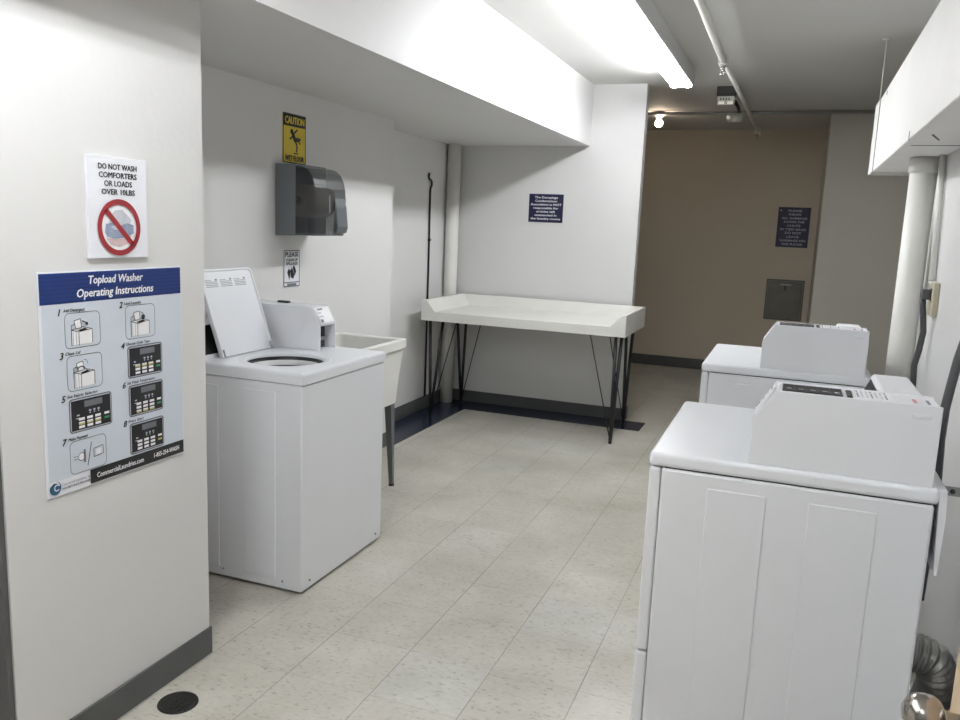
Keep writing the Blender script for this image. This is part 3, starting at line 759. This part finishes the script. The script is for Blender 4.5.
MB().box(.232, .234, -.02, -.008, .12, .21, DISPG, .0008, 1).build('level_window', cv)
r = thing('paper_towel_roll', 'dark paper roll seen inside the smoked towel dispenser', 'paper roll', (XN+.118, 3.655, 1.404+.175))
Mr = Matrix.Translation((0, -.11, 0)) @ Matrix.Rotation(-PI/2, 4, 'X')
MB().lathe([(.02, 0), (.082, 0), (.082, .22), (.02, .22), (.02, 0)], PAPER, Mr, 28).build('paper', r)
MB().lathe([(.012, -.012), (.02, -.012), (.02, .232), (.012, .232), (.012, -.012)], mat('card_core', (.06, .05, .04), .8), Mr, 16).build('core', r)

# ------------------------------------------------------------------ pipes, rod, duct
b = MB(); b.tube([(-2.655, 6.262, 0), (-2.655, 6.262, SZ)], .054, PIPEW, 24)
tag(b.build('corner_pipe'), 'white vertical pipe in the corner behind the folding table', 'pipe')
t = thing('metal_rod', 'thin black upright rod with a kinked top fixed on the left wall', 'rod', (XR, 5.945, .10))
b = MB(); b.tube([(-2.711, 5.945, .1005), (-2.711, 5.941, 1.2), (-2.711, 5.934, 1.735), (-2.711, 5.940, 1.762), (-2.711, 5.960, 1.782), (-2.711, 5.960, 1.806), (-2.711, 5.941, 1.822), (-2.711, 5.908, 1.830), (-2.711, 5.900, 1.845), (-2.711, 5.908, 1.872)], .0085, BLACKM, 8)
bmesh.ops.translate(b.bm, verts=list(b.bm.verts), vec=(2.72, -5.945, -.10)); b.build('rod', t)
for z in (.78, 1.25): MB().box(0, .020, -.014, .010, z, z+.02, BLACKM, .003).build('wall_clip', t)

t = thing('air_duct', 'white boxed air duct hung along the top of the right wall', 'duct', (.44, 2.5, 1.861))
xl, xr = -.102, .105
DM = MB(); DM.box(xl, xr, -3.9, 2.40, 0, .374, DUCTW, .003, 1); DM.build('duct_body', t)
DM = MB(); DM.prism([(2.42, 0), (2.69, 0), (2.67, .08), (2.69, .16), (2.665, .24), (2.68, .374), (2.42, .374)], 'x', xl-.003, xr, DUCTW); DM.box(xl-.001, xr, 2.399, 2.421, .004, .37, SEAM); DM.build('duct_end', t)
DM = MB(); DM.box(xl-.0012, xl+.002, .86, .872, .0, .030, SEAM); DM.build('duct_crack', t)
DM = MB(); DM.box(xl-.0012, xl+.002, 2.05, 2.062, .34, .36, SEAM); DM.build('duct_crack', t)
DM = MB(); DM.box(-.075, .10, 1.04, 1.052, -.0012, .001, SEAM)
DM.build('duct_seam', t)
DM = MB(); DM.prism([(-.052, .70), (-.046, .69), (-.004, .86), (-.008, .87)], 'z', -.0012, .001, SEAM); DM.build('duct_scratch', t)
MB().tube([(xl+.01, 2.62, .36), (xl+.01, 2.62, CZ-1.861-.003)], .0035, PIPEW, 6).tube([(xl+.01, 2.62, CZ-1.861-.012), (xl+.01, 2.62, CZ-1.861-.002)], .02, PIPEW, 8).build('hanger_rod', t)

b = MB(); b.tube([(.480, 4.05, 0), (.480, 4.05, 1.861)], .054, PIPEW, 24); b.tube([(.480, 4.05, 1.795), (.480, 4.05, 1.857)], .060, PIPEW, 24)
tag(b.build('drain_pipe'), 'thick white vertical pipe at the right wall under the duct', 'pipe')
b = MB(); b.tube([(.530, 3.80, 1.348), (.527, 3.915, 1.861)], .013, PIPEW, 10)
tag(b.build('wall_conduit'), 'thin white conduit dropping beside the thick pipe to the wall outlet', 'conduit')

t = thing('wall_outlet', 'beige wall outlet on the right wall beside the pipe', 'outlet', (WR, 3.73, 1.21))
MB().box(-.022, 0, -.062, .062, 0, .135, OUTLET, .004).build('outlet_box', t)
MB().box(-.025, -.021, -.02, .02, .06, .11, BLACK, .001, 1).build('socket', t)
t = thing('power_cord', 'grey power cord hanging from the beige wall outlet', 'cord', (WR, 3.73, 1.28))
MB().box(-.058, -.0255, -.024, .026, -.006, .035, CORDM, .007).build('plug', t)
MB().tube([(-.048, 0, -.008), (-.040, .01, -.06), (-.028, .02, -.14), (-.036, .02, -.22), (-.046, .02, -.28), (-.042, .02, -.34), (-.035, .02, -.5), (-.03, .02, -.9)], .012, CORDM, 10).build('cord', t)
tag(MB().tube([(.527, 2.62, 1.60), (.50, 2.50, 1.46), (.43, 2.37, 1.30), (.410, 2.35, 1.211), (.402, 2.35, 1.143), (.396, 2.35, 1.084), (.395, 2.35, 1.0), (.400, 2.35, .896), (.395, 2.33, .80), (.385, 2.27, .70), (.380, 2.25, .60)], .0115, CORDM, 10).build('dryer_cord'),
    'dark power cord running down the wall behind the nearer dryer', 'cord')
b = MB(); b.box(.366, WR, 2.06, 2.063, .935, .957, STEEL, .001, 1); b.box(WR-.003, WR, 2.03, 2.063, .935, .957, STEEL, .001, 1)
for k in range(4): b.sphere((.385+.04*k, 2.0598, .946), (.006, .0012, .006), SEAM, 8)
tag(b.build('metal_strap'), 'thin perforated metal strap between the nearer dryer and the right wall', 'strap')
# crinkled exhaust hose and the parts behind the dryer
pts = []; rad = []
path = [(.485, 2.80, .056), (.485, 2.62, .09), (.482, 2.50, .20), (.478, 2.42, .31), (.455, 2.39, .375), (.415, 2.385, .392), (.372, 2.385, .395)]
def cr(p, u):
    n = len(p)-1; i = min(int(u*n), n-1); f = u*n-i
    P0, P1, P2, P3 = (Vector(p[max(0, min(n, i+k))]) for k in (-1, 0, 1, 2))
    return .5*((2*P1)+(P2-P0)*f+(2*P0-5*P1+4*P2-P3)*f*f+(3*P1-P0-3*P2+P3)*f**3)
NN = 88
for k in range(NN+1):
    pts.append(cr(path, k/NN)); rad.append(.047+(.005 if k % 4 < 2 else -.005)+random.uniform(-.0025, .0025))
hose = MB().tube([(p.x, p.y, p.z) for p in pts], .05, FOIL, 18, True, rad).build('exhaust_hose')
tag(hose, 'crinkled silver exhaust hose on floor behind the nearer dryer', 'hose')

# ------------------------------------------------------------------ floor drain
t = thing('floor_drain', 'round dark floor drain beside the white wall end', 'floor drain', (-1.652, 1.853, 0))
MB().lathe([(0, .001), (.050, .001), (.052, .003), (.060, .003), (.061, 0), (0, 0)], DRAINM, None, 32).build('drain_rim', t)
g = MB()
for k in range(-4, 5):
    hh = math.sqrt(max(0, .047**2-(k*.0105)**2)); g.box(k*.0105-.0022, k*.0105+.0022, -hh, hh, .001, .0035, DRAINM)
g.build('grate', t)

# ------------------------------------------------------------------ camera, world, view
cam_d = bpy.data.cameras.new('camera'); cam = bpy.data.objects.new('camera', cam_d); COL.objects.link(cam)
yaw, pitch, roll, hcam, fpx = .3607, .1655, .0413, 1.5035, 816.8
F = Vector((-math.sin(yaw)*math.cos(pitch), math.cos(yaw)*math.cos(pitch), -math.sin(pitch)))
r0 = Vector((math.cos(yaw), math.sin(yaw), 0)); u0 = r0.cross(F)
c_, s_ = math.cos(roll), math.sin(roll)
r1 = r0*c_+u0*s_; u1 = u0*c_-r0*s_
M = Matrix((( r1.x, u1.x, -F.x, 0), (r1.y, u1.y, -F.y, 0), (r1.z, u1.z, -F.z, hcam), (0, 0, 0, 1)))
cam.matrix_world = M
cam_d.sensor_fit = 'HORIZONTAL'; cam_d.sensor_width = 36; cam_d.lens = fpx/960*36; cam_d.clip_start = .02
scn.camera = cam
w = bpy.data.worlds.new('world'); scn.world = w; w.use_nodes = True
w.node_tree.nodes['Background'].inputs['Color'].default_value = (.02, .02, .02, 1)
scn.view_settings.view_transform = 'Standard'; scn.view_settings.look = 'None'
scn.view_settings.exposure = .15; scn.view_settings.gamma = 1
scn.view_settings.use_curve_mapping = False
